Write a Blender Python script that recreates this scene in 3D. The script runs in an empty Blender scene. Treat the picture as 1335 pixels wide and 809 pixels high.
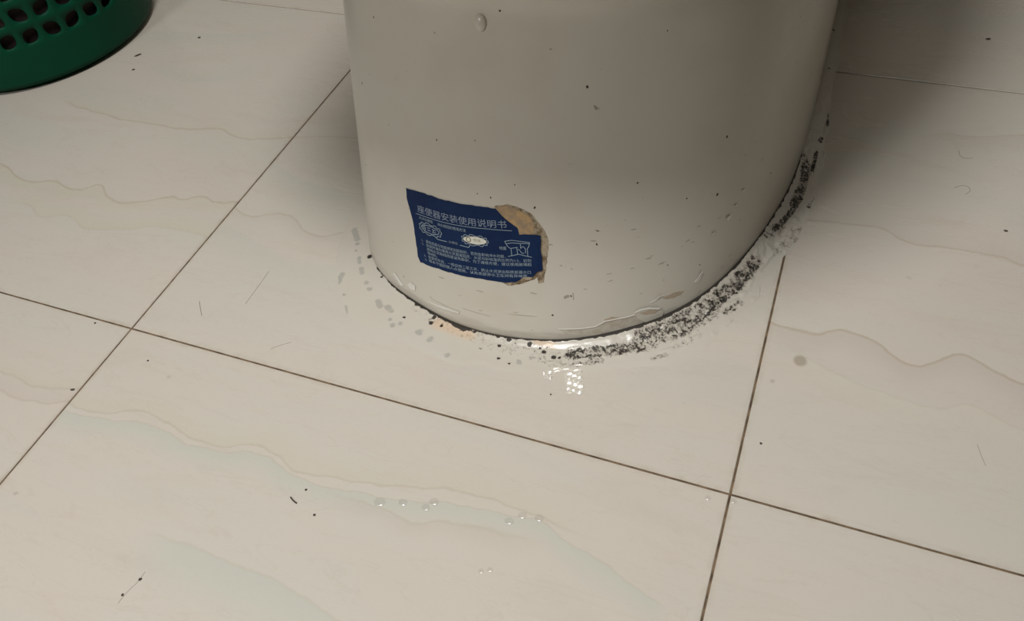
import bpy, bmesh, math, random, bisect
import numpy as np
from mathutils import Vector, Matrix
random.seed(7)
C = bpy.context.scene.collection
scn = bpy.context.scene

# ---------------------------------------------------------------- camera
cam = bpy.data.cameras.new('camera')
camo = bpy.data.objects.new('camera', cam); C.objects.link(camo)
cam.sensor_fit = 'HORIZONTAL'; cam.sensor_width = 36.0
cam.lens = 1051.53/1335*36.0
cam.clip_start = .01
camo.matrix_world = Matrix((
    (0.93014, -0.21160, 0.30010, 0.60005),
    (0.35448, 0.73069, -0.58347, -0.32705),
    (-0.09582, 0.64909, 0.75465, 0.59142),
    (0, 0, 0, 1)))
scn.camera = camo

# ---------------------------------------------------------------- world, lamps, exposure
w = bpy.data.worlds.new('world'); scn.world = w; w.use_nodes = True
w.node_tree.nodes['Background'].inputs[0].default_value = (1.0, .97, .92, 1)
w.node_tree.nodes['Background'].inputs[1].default_value = .006
def area_lamp(name, loc, target, size, power, col, shape='DISK'):
    l = bpy.data.lights.new(name, 'AREA'); l.shape = shape; l.size = size; l.energy = power; l.color = col
    if shape == 'RECTANGLE': l.size_y = size*.5
    o = bpy.data.objects.new(name, l); C.objects.link(o); o.location = loc
    o.rotation_euler = (Vector(target)-Vector(loc)).to_track_quat('-Z', 'Y').to_euler()
    return o
area_lamp('unseen_lamp_main', (.35, -.50, 1.6), (.3, .15, 0), .35, 20.0, (1, .99, .965))  # unseen main light, position solved from brightness, no fixture known
area_lamp('added_lamp_low', (-.35, -1.3, 1.2), (.3, .15, 0), .35, 9.6, (1, .99, .965))  # added low light from the front left, stands for no known fixture
area_lamp('added_lamp_weak', (.7, -.4, 1.8), (.3, .15, 0), .38, 3.4, (1, .99, .965))  # added weak light hanging free on the right, evens the balance
scn.view_settings.view_transform = 'Standard'
scn.view_settings.look = 'None'
scn.view_settings.exposure = 0.0
scn.view_settings.gamma = 1.0

# ---------------------------------------------------------------- helpers
def obj(name, bm, mats, parent=None, smooth=False, loc=None):
    me = bpy.data.meshes.new(name); bm.to_mesh(me); bm.free()
    for m in (mats if isinstance(mats, (list, tuple)) else [mats]): me.materials.append(m)
    if smooth:
        for p in me.polygons: p.use_smooth = True
    o = bpy.data.objects.new(name, me); C.objects.link(o)
    if loc: o.location = loc
    if parent: o.parent = parent
    return o
def tag(o, label=None, cat=None, group=None, kind=None):
    if label: o['label'] = label
    if cat: o['category'] = cat
    if group: o['group'] = group
    if kind: o['kind'] = kind
    return o
def empty(name, loc=(0, 0, 0)):
    o = bpy.data.objects.new(name, None); C.objects.link(o); o.location = loc; o.empty_display_size = .05
    return o
def srgb(r, g, b):
    f = lambda c: c/12.92 if c <= .04045 else ((c+.055)/1.055)**2.4
    return (f(r/255), f(g/255), f(b/255), 1)
class NT:
    def __init__(s, name):
        s.m = bpy.data.materials.new(name); s.m.use_nodes = True
        s.t = s.m.node_tree; s.b = s.t.nodes['Principled BSDF']
    def n(s, typ, **k):
        nd = s.t.nodes.new('ShaderNode'+typ)
        for a, v in k.items(): setattr(nd, a, v)
        return nd
    def put(s, sock, v):
        if hasattr(v, 'is_output') or isinstance(v, bpy.types.NodeSocket): s.t.links.new(v, sock)
        elif v is not None: sock.default_value = v
    def math(s, op, a, b=None, c=None, clamp=False):
        nd = s.n('Math', operation=op, use_clamp=clamp)
        s.put(nd.inputs[0], a); s.put(nd.inputs[1], b)
        if c is not None: s.put(nd.inputs[2], c)
        return nd.outputs[0]
    def rng(s, v, a, b, c=0., d=1., smooth=True):
        nd = s.n('MapRange', interpolation_type='SMOOTHSTEP' if smooth else 'LINEAR')
        s.put(nd.inputs[0], v)
        for i, x in enumerate((a, b, c, d)): nd.inputs[i+1].default_value = x
        return nd.outputs[0]
    def mix(s, f, a, b, blend='MIX'):
        nd = s.n('Mix', data_type='RGBA', blend_type=blend)
        s.put(nd.inputs[0], f); s.put(nd.inputs[6], a); s.put(nd.inputs[7], b)
        return nd.outputs[2]
    def noise(s, vec, scale, detail=3, rough=.55, dist=0):
        nd = s.n('TexNoise'); s.put(nd.inputs['Vector'], vec)
        nd.inputs['Scale'].default_value = scale; nd.inputs['Detail'].default_value = detail
        nd.inputs['Roughness'].default_value = rough; nd.inputs['Distortion'].default_value = dist
        return nd.outputs[0]
    def map(s, vec, scale=(1, 1, 1), loc=(0, 0, 0), rot=(0, 0, 0)):
        nd = s.n('Mapping'); s.put(nd.inputs[0], vec)
        nd.inputs[1].default_value = loc; nd.inputs[2].default_value = rot; nd.inputs[3].default_value = scale
        return nd.outputs[0]
    def bump(s, h, strength, dist):
        nd = s.n('Bump'); s.put(nd.inputs['Height'], h)
        nd.inputs['Strength'].default_value = strength; nd.inputs['Distance'].default_value = dist
        s.t.links.new(nd.outputs[0], s.b.inputs['Normal'])
    def coord(s, k='Object'): return s.n('TexCoord').outputs[k]
    def set(s, col=None, rough=None, **k):
        if col is not None: s.put(s.b.inputs['Base Color'], col)
        if rough is not None: s.put(s.b.inputs['Roughness'], rough)
        for a, v in k.items(): s.put(s.b.inputs[a.replace('_', ' ')], v)
        return s.m
def plain(name, col, rough, **k): return NT(name).set(col, rough, **k)

# the outline of the pedestal's foot, resampled by arc length, and its leaning surface
BASE=[(.596,.84),(.5955,.74),(.596,.62),(.596,.507),(.593,.383),(.582,.322),(.569,.267),(.545,.205),(.511,.159),(.468,.126),(.429,.107),(.395,.098),(.357,.094),(.324,.096),(.297,.102),(.267,.112),(.24,.123),(.215,.138),(.1935,.158),(.179,.184),(.171,.22),(.168,.27),(.168,.36),(.172,.5),(.176,.62),(.18,.74),(.18,.84)]
def catmull(P,n):
    out=[]
    for i in range(len(P)-1):
        p0=P[max(i-1,0)];p1=P[i];p2=P[i+1];p3=P[min(i+2,len(P)-1)]
        for k in range(n):
            t=k/n
            out.append(tuple(.5*(2*p1[j]+(p2[j]-p0[j])*t+(2*p0[j]-5*p1[j]+4*p2[j]-p3[j])*t*t+(3*p1[j]-p0[j]-3*p2[j]+p3[j])*t**3) for j in (0,1)))
    out.append(P[-1]);return out
def smooth(P,it):
    for _ in range(it):
        P=[P[0]]+[tuple(.25*P[i-1][j]+.5*P[i][j]+.25*P[i+1][j] for j in(0,1)) for i in range(1,len(P)-1)]+[P[-1]]
    return P
_raw=smooth(catmull(BASE,12),60)
# arc length resample
_L=[0]
for i in range(1,len(_raw)):_L.append(_L[-1]+math.dist(_raw[i],_raw[i-1]))
TOT=_L[-1]
def outline(s):
    s=min(max(s,0),TOT-1e-9)
    import bisect
    i=min(max(bisect.bisect_right(_L,s)-1,0),len(_raw)-2);t=(s-_L[i])/(_L[i+1]-_L[i])
    return tuple(_raw[i][j]*(1-t)+_raw[i+1][j]*t for j in(0,1))
def onorm(s):
    a=outline(s-.006);b=outline(s+.006);dx,dy=b[0]-a[0],b[1]-a[1];l=math.hypot(dx,dy)
    return (-dy/l,dx/l)
YB=.84;YF=.094
def sm(a,b,x):
    t=min(max((x-a)/(b-a),0),1);return t*t*(3-2*t)
def fronty(z):   # front-most y of the body at height z
    y=YF+.29*min(z,.285)
    if z>.285: y -= .20*sm(.31,.46,z)
    return y
def surf(s,z):
    x,y=outline(s)
    k=(YB-fronty(z))/(YB-YF)
    return (.385+(x-.385)*(1-.08*min(z,.3)+.34*sm(.31,.46,z)),YB-(YB-y)*k,z)

def onrm(s):
    nx, ny = onorm(s)
    return nx, ny
def snormal(s, z):
    e = .002
    a = Vector(surf(s-e, z)); b = Vector(surf(s+e, z)); c = Vector(surf(s, max(z-e, 0))); d = Vector(surf(s, z+e))
    n = (b-a).cross(d-c)
    n.normalize()
    o = onrm(s)
    if n.x*o[0]+n.y*o[1] < 0: n = -n
    return n
def on_surf(s, z, h):
    return Vector(surf(s, z)) + snormal(s, z)*h
MOULD=[([(0.4369,0.0955),(0.4661,0.108),(0.4947,0.1221)],0.0063,0.72),([(0.4437,0.0857),(0.4637,0.0963)],0.0035,0.58),([(0.4951,0.1287),(0.5199,0.1503),(0.5452,0.1819)],0.0105,0.62),([(0.529,0.151),(0.5408,0.1689),(0.5489,0.188),(0.5562,0.2021)],0.0011,1.0),([(0.5466,0.1923),(0.5605,0.2135),(0.5753,0.2525)],0.0064,0.68),([(0.5593,0.1831),(0.5706,0.1982)],0.0035,0.6),([(0.5801,0.2904),(0.5906,0.3093)],0.0052,0.5),([(0.5848,0.2985),(0.5963,0.3321),(0.6029,0.3556)],0.0026,0.85),([(0.5971,0.3419),(0.602,0.3729),(0.601,0.4088)],0.0046,0.8),([(0.5919,0.428),(0.6029,0.4066)],0.0041,0.55),([(0.6082,0.4027),(0.6085,0.4376)],0.0021,1.0),([(0.6092,0.4573),(0.6108,0.4647)],0.0023,0.95),([(0.6135,0.4898),(0.6135,0.5106)],0.0017,0.85),([(0.6205,0.6178)],0.0027,1.0),([(0.6019,0.6002)],0.0014,1.0),([(0.5973,0.686)],0.0015,1.0),([(0.6191,0.3673),(0.6124,0.3484)],0.0023,0.6),([(0.6112,0.3126),(0.5903,0.273)],0.0052,0.35),([(0.2778,0.1076),(0.3248,0.0949),(0.3635,0.0878)],0.0085,0.2),([(0.3237,0.0976),(0.3388,0.0961)],0.0027,1.0),([(0.2946,0.1001)],0.002,1.0),([(0.2946,0.093)],0.0021,1.0),([(0.3063,0.0925)],0.0015,1.0),([(0.3406,0.0936)],0.0015,1.0),([(0.3647,0.0949)],0.0019,1.0),([(0.3758,0.0943)],0.0022,1.0),([(0.3832,0.0975)],0.0016,1.0),([(0.3965,0.0947)],0.0022,1.0),([(0.3691,0.0857)],0.0016,1.0),([(0.4066,0.094)],0.0021,0.85),([(0.4116,0.0908)],0.002,0.9),([(0.4224,0.0875)],0.0021,1.0),([(0.4275,0.0881)],0.0013,0.95),([(0.3737,0.072)],0.0014,0.95),([(0.3855,0.0691)],0.0011,0.9),([(0.353,0.0771)],0.0013,0.8),([(0.2719,0.1111)],0.0028,0.95),([(0.4063,0.0864),(0.4373,0.0829)],0.0071,0.26),([(0.193,0.1574)],0.0025,1.0),([(0.2105,0.145)],0.0017,1.0),([(0.2196,0.134)],0.0016,0.85),([(0.2659,0.0918)],0.0012,0.9),([(0.3757,0.0867),(0.4199,0.0905)],0.0072,0.22),([(0.5082,0.1114),(0.5189,0.1192)],0.0021,0.45),([(0.5245,0.1309),(0.5361,0.1418)],0.0028,0.4)]
SMEAR=[([(0.1707,0.1715)],0.0034),([(0.1741,0.1616)],0.0025),([(0.1827,0.1534),(0.1869,0.1464)],0.0029),([(0.1922,0.1399),(0.1961,0.1342)],0.0033),([(0.2075,0.1228)],0.0037),([(0.2146,0.1161)],0.0036),([(0.2308,0.1035),(0.2359,0.0986)],0.004),([(0.2432,0.0997),(0.2492,0.0962)],0.0039),([(0.2536,0.0857)],0.0027),([(0.2592,0.0797)],0.0038),([(0.2657,0.0836)],0.0035),([(0.2884,0.0788)],0.0049),([(0.2014,0.0876),(0.2074,0.0768)],0.0032),([(0.1918,0.1019)],0.0024),([(0.3024,0.0741)],0.0045),([(0.3258,0.0614)],0.0037),([(0.3937,0.0734)],0.0035),([(0.4024,0.0806)],0.0028),([(0.1779,0.1156),(0.1765,0.1264)],0.0041),([(0.1571,0.1898),(0.1673,0.1778)],0.0043)]
PEACH=[([(0.3022,0.0943),(0.3263,0.0914),(0.3364,0.0904)],0.0068),([(0.4018,0.0992),(0.4184,0.0994)],0.0036)]
WID=[(0.071,0.0007),(0.235,0.0142),(0.372,0.021),(0.451,0.0256),(0.504,0.0309),(0.534,0.0305),(0.577,0.0264),(0.645,0.036),(0.675,0.0419),(0.715,0.0467),(0.749,0.0375),(0.785,0.0327),(0.82,0.0333),(0.857,0.0378),(0.883,0.0397),(0.909,0.0409),(0.957,0.046),(0.998,0.0554),(1.038,0.0397),(1.09,0.0306)]
SPEC=[(1.0189,0.1945),(0.9205,0.1785),(0.7902,0.233),(0.6556,0.161),(0.8684,0.1395),(0.8293,0.135),(0.8597,0.287),(0.9885,0.259),(0.7294,0.265),(0.7743,0.1115),(0.7425,0.149),(0.6933,0.121),(0.6571,0.1095),(0.7743,0.099),(0.7048,0.061),(0.7946,0.05),(0.6672,0.0445),(0.7815,0.004),(0.5601,0.0775),(0.8742,0.1005),(0.8105,0.0305)]
SCUFF=[((0.7772,0.1125),(0.7714,0.1105)),((0.7454,0.107),(0.7396,0.107)),((0.7801,0.103),(0.7743,0.102)),((0.728,0.075),(0.7222,0.074)),((0.715,0.065),(0.7077,0.0655)),((0.6773,0.0875),(0.673,0.0875)),((0.8062,0.0815),(0.8033,0.0805)),((0.7931,0.054),(0.7917,0.0445)),((0.8192,0.1015),(0.8119,0.101)),((0.8322,0.053),(0.825,0.052)),((0.8843,0.0465),(0.8756,0.046)),((0.9263,0.046),(0.9176,0.047)),((0.9393,0.017),(0.9017,0.018)),((0.9017,0.0225),(0.8684,0.022)),((0.8539,0.028),(0.825,0.0285))]
HAIR=[[(0.2593,-0.1137),(0.263,-0.1161),(0.2673,-0.117)],[(0.1796,-0.2079),(0.1801,-0.2163),(0.176,-0.2255),(0.1753,-0.236)],[(0.0969,0.1097),(0.0978,0.0873),(0.0981,0.0621)],[(0.0482,0.051),(0.0548,0.0431),(0.0621,0.0356)],[(0.775,0.1026),(0.7774,0.0938),(0.7813,0.0843)],[(0.7509,0.4784),(0.7512,0.4691),(0.7572,0.4653),(0.7646,0.4684)],[(0.1555,0.0182),(0.1629,0.0263),(0.1718,0.0319)],[(0.7484,0.4145),(0.754,0.4209),(0.7619,0.4205),(0.7643,0.4125),(0.7587,0.4074)]]
FLAKE={'big':[(0.7338,0.0225),(0.728,0.0235),(0.7193,0.022),(0.7092,0.0175),(0.7034,0.012),(0.7048,0.0065),(0.7077,0.002),(0.715,0.0025),(0.7237,0.008),(0.7309,0.0145)],'band':[(0.8047,0.0165),(0.7844,0.015),(0.77,0.015),(0.7613,0.019),(0.7497,0.019),(0.7425,0.0185),(0.7323,0.019),(0.7309,0.0125),(0.7251,0.0075),(0.7381,0.007),(0.7526,0.0085),(0.7627,0.0075),(0.7656,0.0045),(0.7815,0.007),(0.7989,0.0105)],'tan':[(0.7627,0.021),(0.7555,0.0225),(0.7483,0.02),(0.7512,0.0175),(0.7598,0.0175)],'up':[(0.7063,0.027),(0.6991,0.0275),(0.6918,0.0275),(0.6817,0.0245),(0.686,0.0215),(0.6933,0.022),(0.7019,0.024)],'chip':[(0.7193,0.0265),(0.715,0.029),(0.7106,0.0315),(0.7063,0.0315),(0.7077,0.0295),(0.7135,0.0265)],'chip2':[(0.6716,0.0285),(0.6672,0.032),(0.6643,0.037),(0.6614,0.034),(0.6643,0.0275),(0.6687,0.026)],'e1':[(0.6397,0.0785),(0.6339,0.0785),(0.631,0.0745),(0.6354,0.073)],'e2':[(0.6571,0.072),(0.6527,0.0715),(0.6513,0.0685),(0.6556,0.069)],'e3':[(0.6296,0.0845),(0.6252,0.0845),(0.6238,0.081)],'e4':[(0.6209,0.095),(0.6166,0.0945),(0.6137,0.09)],'left':[(0.9697,0.017),(0.9639,0.023),(0.9567,0.022),(0.9581,0.016),(0.9639,0.0145)],'low':[(0.9422,0.012),(0.919,0.016),(0.9017,0.0175),(0.9031,0.015),(0.9248,0.0125)],'gl':[(0.9914,0.019),(0.9871,0.021),(0.9755,0.013),(0.9798,0.01)]}

# ---------------------------------------------------------------- materials
TS = .6
def vein(M, x, y, pts, line=0., lw=.0025, band=0., bw=.02, side=-1):
    """one wandering vein of the tile: a thin line and/or a soft band on one side of it"""
    fc = M.n('FloatCurve'); cu = fc.mapping.curves[0]
    fc.mapping.use_clip = False
    pts = [(px/TS, py/TS) for px, py in sorted(pts)]
    cu.points[0].location = pts[0]; cu.points[1].location = pts[-1]
    for p in pts[1:-1]: cu.points.new(*p)
    fc.mapping.update()
    M.t.links.new(M.math('DIVIDE', x, TS), fc.inputs[1])
    f = M.math('MULTIPLY', fc.outputs[0], TS)
    d = M.math('SUBTRACT', y, f)
    x0, x1 = pts[0][0]*TS, pts[-1][0]*TS
    mask = M.math('MULTIPLY', M.rng(x, x0-.03 if x0 < .06 else x0-.005, x0 if x0 < .06 else x0+.05),
                  M.rng(x, x1 if x1 > .5 else x1-.05, x1+.02, 1., 0.))
    out = []
    if line: out.append(('line', M.math('MULTIPLY', M.math('MULTIPLY', M.rng(M.math('ABSOLUTE', d), 0, lw, 1., 0.), mask), line)))
    if band:
        dd = M.math('MULTIPLY', d, float(side))
        b = M.math('MULTIPLY', M.rng(dd, 0, bw, 1., 0.), M.rng(dd, -.0012, .0012))
        out.append(('band', M.math('MULTIPLY', M.math('MULTIPLY', b, mask), band)))
    return out
LINE_C = srgb(176, 163, 145); COOL_C = srgb(187, 188, 177); PINK_C = srgb(188, 177, 166); YEL_C = srgb(194, 187, 168)
def tile_mat(name, seed, veins=(), spots=()):
    M = NT(name); co = M.coord()
    sp = M.n('SeparateXYZ'); M.put(sp.inputs[0], co)
    off = M.map(co, loc=(seed*3.7, seed*1.9, 0))
    wob = M.noise(off, 34, 3)
    x = sp.outputs[0]
    y = M.math('ADD', sp.outputs[1], M.math('MULTIPLY', M.math('SUBTRACT', wob, .5), .012))
    st = M.map(off, scale=(1, 3.2, 1), rot=(0, 0, -.12))
    n1 = M.noise(st, 2.6, 4, .5, .6); n2 = M.noise(st, 7, 5, .6, .8); n3 = M.noise(off, 260, 2)
    c = M.mix(M.rng(n1, .35, .68), srgb(199, 190, 179), srgb(196, 191, 180))
    c = M.mix(M.math('MULTIPLY', M.rng(n2, .5, .75), .35), c, srgb(190, 178, 164))
    c = M.mix(M.math('MULTIPLY', M.rng(n1, .3, .42, 1., 0.), .35), c, COOL_C)
    n4 = M.noise(M.map(off, scale=(1, 6, 1), rot=(0, 0, -.15)), 5, 6, .6, 1.2)
    c = M.mix(M.math('MULTIPLY', M.rng(M.math('ABSOLUTE', M.math('SUBTRACT', n4, .5)), 0, .012, 1., 0.), .16), c, LINE_C)
    for pts, kw, col in veins:
        for k, f in vein(M, x, y, pts, **kw):
            c = M.mix(f, c, LINE_C if k == 'line' else col)
    # faint rubbed dirt
    n5 = M.noise(off, 45, 5, .7)
    c = M.mix(M.math('MULTIPLY', M.rng(n5, .66, .76), .25), c, srgb(150, 138, 120))
    for (px, py, pr, ps) in spots:                                            # dried round spots
        dd = M.math('POWER', M.math('ADD', M.math('POWER', M.math('SUBTRACT', x, px), 2.), M.math('POWER', M.math('SUBTRACT', sp.outputs[1], py), 2.)), .5)
        c = M.mix(M.math('MULTIPLY', M.rng(M.math('ADD', dd, M.math('MULTIPLY', M.math('SUBTRACT', n5, .5), pr)), pr*.6, pr*1.2, 1., 0.), ps), c, srgb(142, 128, 108))
    e_ = M.math('MINIMUM', M.math('MINIMUM', x, M.math('SUBTRACT', TS, x)), M.math('MINIMUM', sp.outputs[1], M.math('SUBTRACT', TS, sp.outputs[1])))
    c = M.mix(M.math('MULTIPLY', M.math('MULTIPLY', M.rng(e_, .0005, .007, 1., 0.), M.rng(n5, .35, .75)), .38), c, srgb(156, 138, 112))   # dirt caught along the joints
    c = M.mix(M.math('MULTIPLY', n3, .05), c, srgb(120, 110, 98))
    M.bump(M.noise(off, 30, 2), .03, .002)
    return M.set(c, M.rng(n2, .3, .7, .20, .30), Specular_IOR_Level=.42)
T_left = tile_mat('tile_left', 1, [
    ([(.221, .314), (.311, .3), (.382, .298), (.447, .3), (.498, .31), (.531, .301), (.558, .306), (.6, .319)], dict(line=.6, lw=.0028, band=.3, bw=.03, side=1), YEL_C),
    ([(.0, .20), (.1, .185), (.2, .182), (.261, .174), (.31, .159), (.342, .167), (.388, .163), (.409, .176), (.445, .158), (.488, .168), (.512, .183), (.532, .182), (.549, .192), (.577, .189), (.6, .196)], dict(line=.75, lw=.0026, band=.45, bw=.03, side=-1), YEL_C),
    ([(.306, .116), (.341, .125), (.381, .112), (.408, .122), (.444, .111), (.496, .122), (.537, .137), (.6, .136)], dict(line=.3, band=.5, bw=.03, side=1), YEL_C),
    ([(.2, .488), (.244, .498), (.353, .511), (.465, .543)], dict(band=.5, bw=.05, side=-1), COOL_C),
    ([(.29, .41), (.315, .405), (.382, .392), (.47, .428)], dict(band=.45, bw=.04, side=1), COOL_C)])
T_mid = tile_mat('tile_mid', 2, [
    ([(.0, .190), (.008, .184), (.031, .179), (.068, .193), (.106, .173), (.125, .171), (.147, .185), (.2, .19)], dict(line=.55, band=.25, bw=.02, side=-1), PINK_C),
    ([(.02, .155), (.074, .14), (.111, .129), (.154, .135), (.2, .13)], dict(band=.45, bw=.05, side=-1), COOL_C),
    ([(0, .32), (.071, .335), (.2, .34)], dict(line=.4), YEL_C),
    ([(.0, .27), (.06, .25), (.15, .24)], dict(band=.5, bw=.05, side=-1), COOL_C)])
T_front = tile_mat('tile_front', 3, [
    ([(0, .506), (.037, .504), (.069, .518), (.102, .517), (.135, .51), (.17, .511), (.207, .522), (.226, .519), (.256, .509), (.288, .516), (.316, .519), (.358, .528), (.398, .536), (.5, .53)], dict(line=.45, lw=.002, band=.4, bw=.03, side=1), YEL_C),
    ([(0, .497), (.03, .497), (.064, .505), (.099, .509), (.136, .503), (.178, .506), (.215, .515), (.24, .508), (.272, .502), (.297, .507), (.321, .509), (.361, .515), (.398, .525), (.434, .527), (.469, .531), (.485, .524), (.504, .518), (.56, .50)], dict(line=.4, lw=.0016, band=.75, bw=.026, side=-1), COOL_C),
    ([(.28, .504), (.342, .5), (.374, .499), (.39, .506), (.428, .511), (.474, .515)], dict(line=.3, band=.35, bw=.02, side=-1), PINK_C),
    ([(.15, .42), (.225, .421), (.256, .42), (.294, .42), (.324, .413), (.4, .40)], dict(line=.3, band=.7, bw=.05, side=-1), COOL_C)])
T_right = tile_mat('tile_right', 4, [
    ([(0, .322), (.044, .333), (.081, .335), (.106, .323), (.146, .325), (.18, .324), (.21, .318), (.35, .30), (.6, .31)], dict(line=.6, band=.3, bw=.03, side=1), PINK_C),
    ([(0, .184), (.039, .18), (.064, .191), (.09, .186), (.123, .169), (.161, .192), (.188, .181), (.208, .175), (.35, .17), (.6, .18)], dict(line=.85, lw=.003, band=.55, bw=.035, side=-1), PINK_C),
    ([(.04, .15), (.062, .143), (.095, .132), (.115, .131), (.146, .129), (.169, .141), (.188, .133), (.208, .129), (.4, .12), (.6, .13)], dict(line=.2, band=.5, bw=.04, side=-1), srgb(201, 194, 180)),
    ([(.1, .49), (.131, .502), (.168, .507), (.214, .52), (.4, .52)], dict(line=.4, band=.4, bw=.04, side=-1), PINK_C)],
    [(.0326, .147, .006, .6), (.013, .118, .0025, .3)])
T_cor = tile_mat('tile_corner', 5, [
    ([(0, .53), (.3, .52), (.503, .515), (.531, .513), (.554, .512), (.6, .522)], dict(line=.4, band=.4, bw=.02, side=1), YEL_C),
    ([(0, .51), (.3, .50), (.52, .497), (.555, .494), (.6, .506)], dict(line=.4, band=.35, bw=.03, side=1), PINK_C)])
T_any = [tile_mat('tile_plain', 6, [([(0, .3), (.2, .32), (.4, .29), (.6, .31)], dict(line=.4, band=.3), PINK_C)]),
         tile_mat('tile_plain_two', 8, [([(0, .42), (.2, .40), (.35, .41), (.6, .38)], dict(line=.4, band=.4), COOL_C)])]
M_ = NT('grout'); gn = M_.noise(M_.coord(), 60, 4)
grout = M_.set(M_.mix(M_.rng(gn, .3, .7), srgb(70, 54, 38), srgb(122, 102, 78)), .9)
wallm = plain('wall_paint', srgb(188, 182, 170), .5)

M_ = NT('glazed_ceramic'); co = M_.coord()
na = M_.noise(co, 9, 4, .6); nb = M_.noise(co, 420, 2); sp = M_.n('SeparateXYZ'); M_.put(sp.inputs[0], co)
c_ = M_.mix(M_.rng(na, .35, .7), srgb(198, 193, 181), srgb(193, 185, 171))
nz = M_.noise(M_.map(co, scale=(1, 1, 7)), 22, 4, .6)
low = M_.math('MULTIPLY', M_.rng(M_.math('ADD', sp.outputs[2], M_.math('MULTIPLY', M_.math('SUBTRACT', nz, .5), .03)), .001, .017, 1., 0.), .6)
c_ = M_.mix(low, c_, srgb(150, 143, 130))                                     # grime worn into the foot
nsp = M_.noise(M_.map(co, loc=(3, 1, 2)), 95, 2, .4)
c_ = M_.mix(M_.math('MULTIPLY', M_.rng(nsp, .77, .80), .55), c_, srgb(90, 78, 62))   # fly-speck dirt
nst = M_.noise(M_.map(co, scale=(1, 1, 5), rot=(0, .1, 0)), 60, 2, .5)
c_ = M_.mix(M_.math('MULTIPLY', M_.rng(nst, .73, .77), .12), c_, srgb(140, 130, 116))
M_.bump(M_.math('ADD', M_.noise(co, 14, 2), M_.math('MULTIPLY', M_.noise(co, 120, 3), .04)), .04, .01)
ceramic = M_.set(c_, M_.rng(nz, .3, .7, .28, .31), Specular_IOR_Level=.5)
white_plastic = plain('white_plastic', srgb(214, 211, 203), .3)
chrome = plain('chrome', srgb(200, 200, 200), .12, Metallic=1.0)

def sealant_mat():
    M = NT('mouldy_sealant'); co = M.coord()
    at = M.n('Attribute', attribute_name='stain'); sc = M.n('SeparateColor'); M.put(sc.inputs[0], at.outputs['Color'])
    base = M.mix(M.rng(M.noise(co, 24, 4), .35, .65), srgb(195, 190, 179), srgb(194, 187, 175))
    base = M.mix(M.math('MULTIPLY', sc.outputs[2], .5), base, srgb(214, 178, 140))
    g = M.rng(M.math('ADD', sc.outputs[1], M.math('MULTIPLY', M.math('SUBTRACT', M.noise(co, 260, 4, .6), .5), 1.4)), .45, .95)
    base = M.mix(M.math('MULTIPLY', g, .42), base, srgb(124, 126, 122))
    n = M.noise(co, 420, 4, .62, .3); nbig = M.noise(co, 140, 4, .65, .6)
    nn = M.math('ADD', M.math('MULTIPLY', M.math('SUBTRACT', n, .5), 2.3), M.math('MULTIPLY', M.math('SUBTRACT', nbig, .5), 2.1))
    t = M.math('ADD', sc.outputs[0], M.math('MULTIPLY', nn, M.math('MULTIPLY', M.rng(sc.outputs[0], 0, .12), M.rng(sc.outputs[0], .9, 1.5, 1., .35))))
    f = M.rng(t, .58, .98)
    halo = M.math('MULTIPLY', M.rng(t, .16, .85), .52)
    col = M.mix(halo, base, srgb(112, 102, 88))
    col = M.mix(M.math('MULTIPLY', f, .95), col, srgb(30, 24, 18))
    M.bump(M.math('ADD', M.math('MULTIPLY', M.noise(co, 160, 4, .6), M.rng(sc.outputs[0], 0, .5, .15, 1.)), M.math('MULTIPLY', f, -.4)), .3, .0014)
    return M.set(col, M.rng(f, 0, 1, .26, .6), Specular_IOR_Level=.45)
sealant = sealant_mat()
smear_m = plain('glossy_silicone', srgb(202, 196, 184), .16, Specular_IOR_Level=.8)
M_ = NT('water'); nt_ = M_.t; nt_.nodes.remove(M_.b)
tr_ = M_.n('BsdfTransparent'); gl_ = M_.n('BsdfGlossy'); gl_.inputs['Roughness'].default_value = .20
mx_ = M_.n('MixShader'); mx_.inputs[0].default_value = .085; nt_.links.new(tr_.outputs[0], mx_.inputs[1]); nt_.links.new(gl_.outputs[0], mx_.inputs[2])
nt_.links.new(mx_.outputs[0], nt_.nodes['Material Output'].inputs[0]); water = M_.m

M_ = NT('navy_paper'); co = M_.coord(); n = M_.noise(co, 60, 4); n2 = M_.noise(co, 900, 2)
c_ = M_.mix(M_.rng(n, .3, .7), srgb(5, 30, 68), srgb(10, 38, 76)); c_ = M_.mix(M_.math('MULTIPLY', M_.rng(n2, .55, .8), .25), c_, srgb(40, 68, 98))
navy = M_.set(c_, .6, Specular_IOR_Level=.2)
print_m = plain('pale_print', srgb(140, 156, 166), .5)
title_m = plain('worn_title_print', srgb(128, 140, 156), .5)
ivory = plain('ivory_print', srgb(214, 212, 198), .5)
olive = plain('olive_print', srgb(120, 112, 84), .5)
M_ = NT('torn_paper'); co = M_.coord(); n = M_.noise(co, 130, 5, .65)
tan = M_.set(M_.mix(M_.rng(n, .35, .65), srgb(176, 146, 104), srgb(146, 126, 104)), .8)
M_ = NT('glue_residue'); co = M_.coord(); n = M_.noise(co, 110, 5, .7); n2 = M_.noise(co, 420, 3)
c_ = M_.mix(M_.rng(n, .40, .62), srgb(166, 152, 128), srgb(100, 82, 58)); c_ = M_.mix(M_.math('MULTIPLY', M_.rng(n2, .6, .7), .5), c_, srgb(96, 78, 54))
glue = M_.set(c_, .7)
flake_m = plain('peeling_glaze', srgb(216, 213, 204), .3)
bare = NT('greyish_patch'); bare = bare.set(bare.mix(bare.rng(bare.noise(bare.coord(), 130, 4), .35, .65), srgb(184, 177, 163), srgb(170, 160, 144)), .6)
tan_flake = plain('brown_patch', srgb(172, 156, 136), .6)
dark_dirt = plain('dark_dirt', srgb(66, 58, 48), .8)
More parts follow.
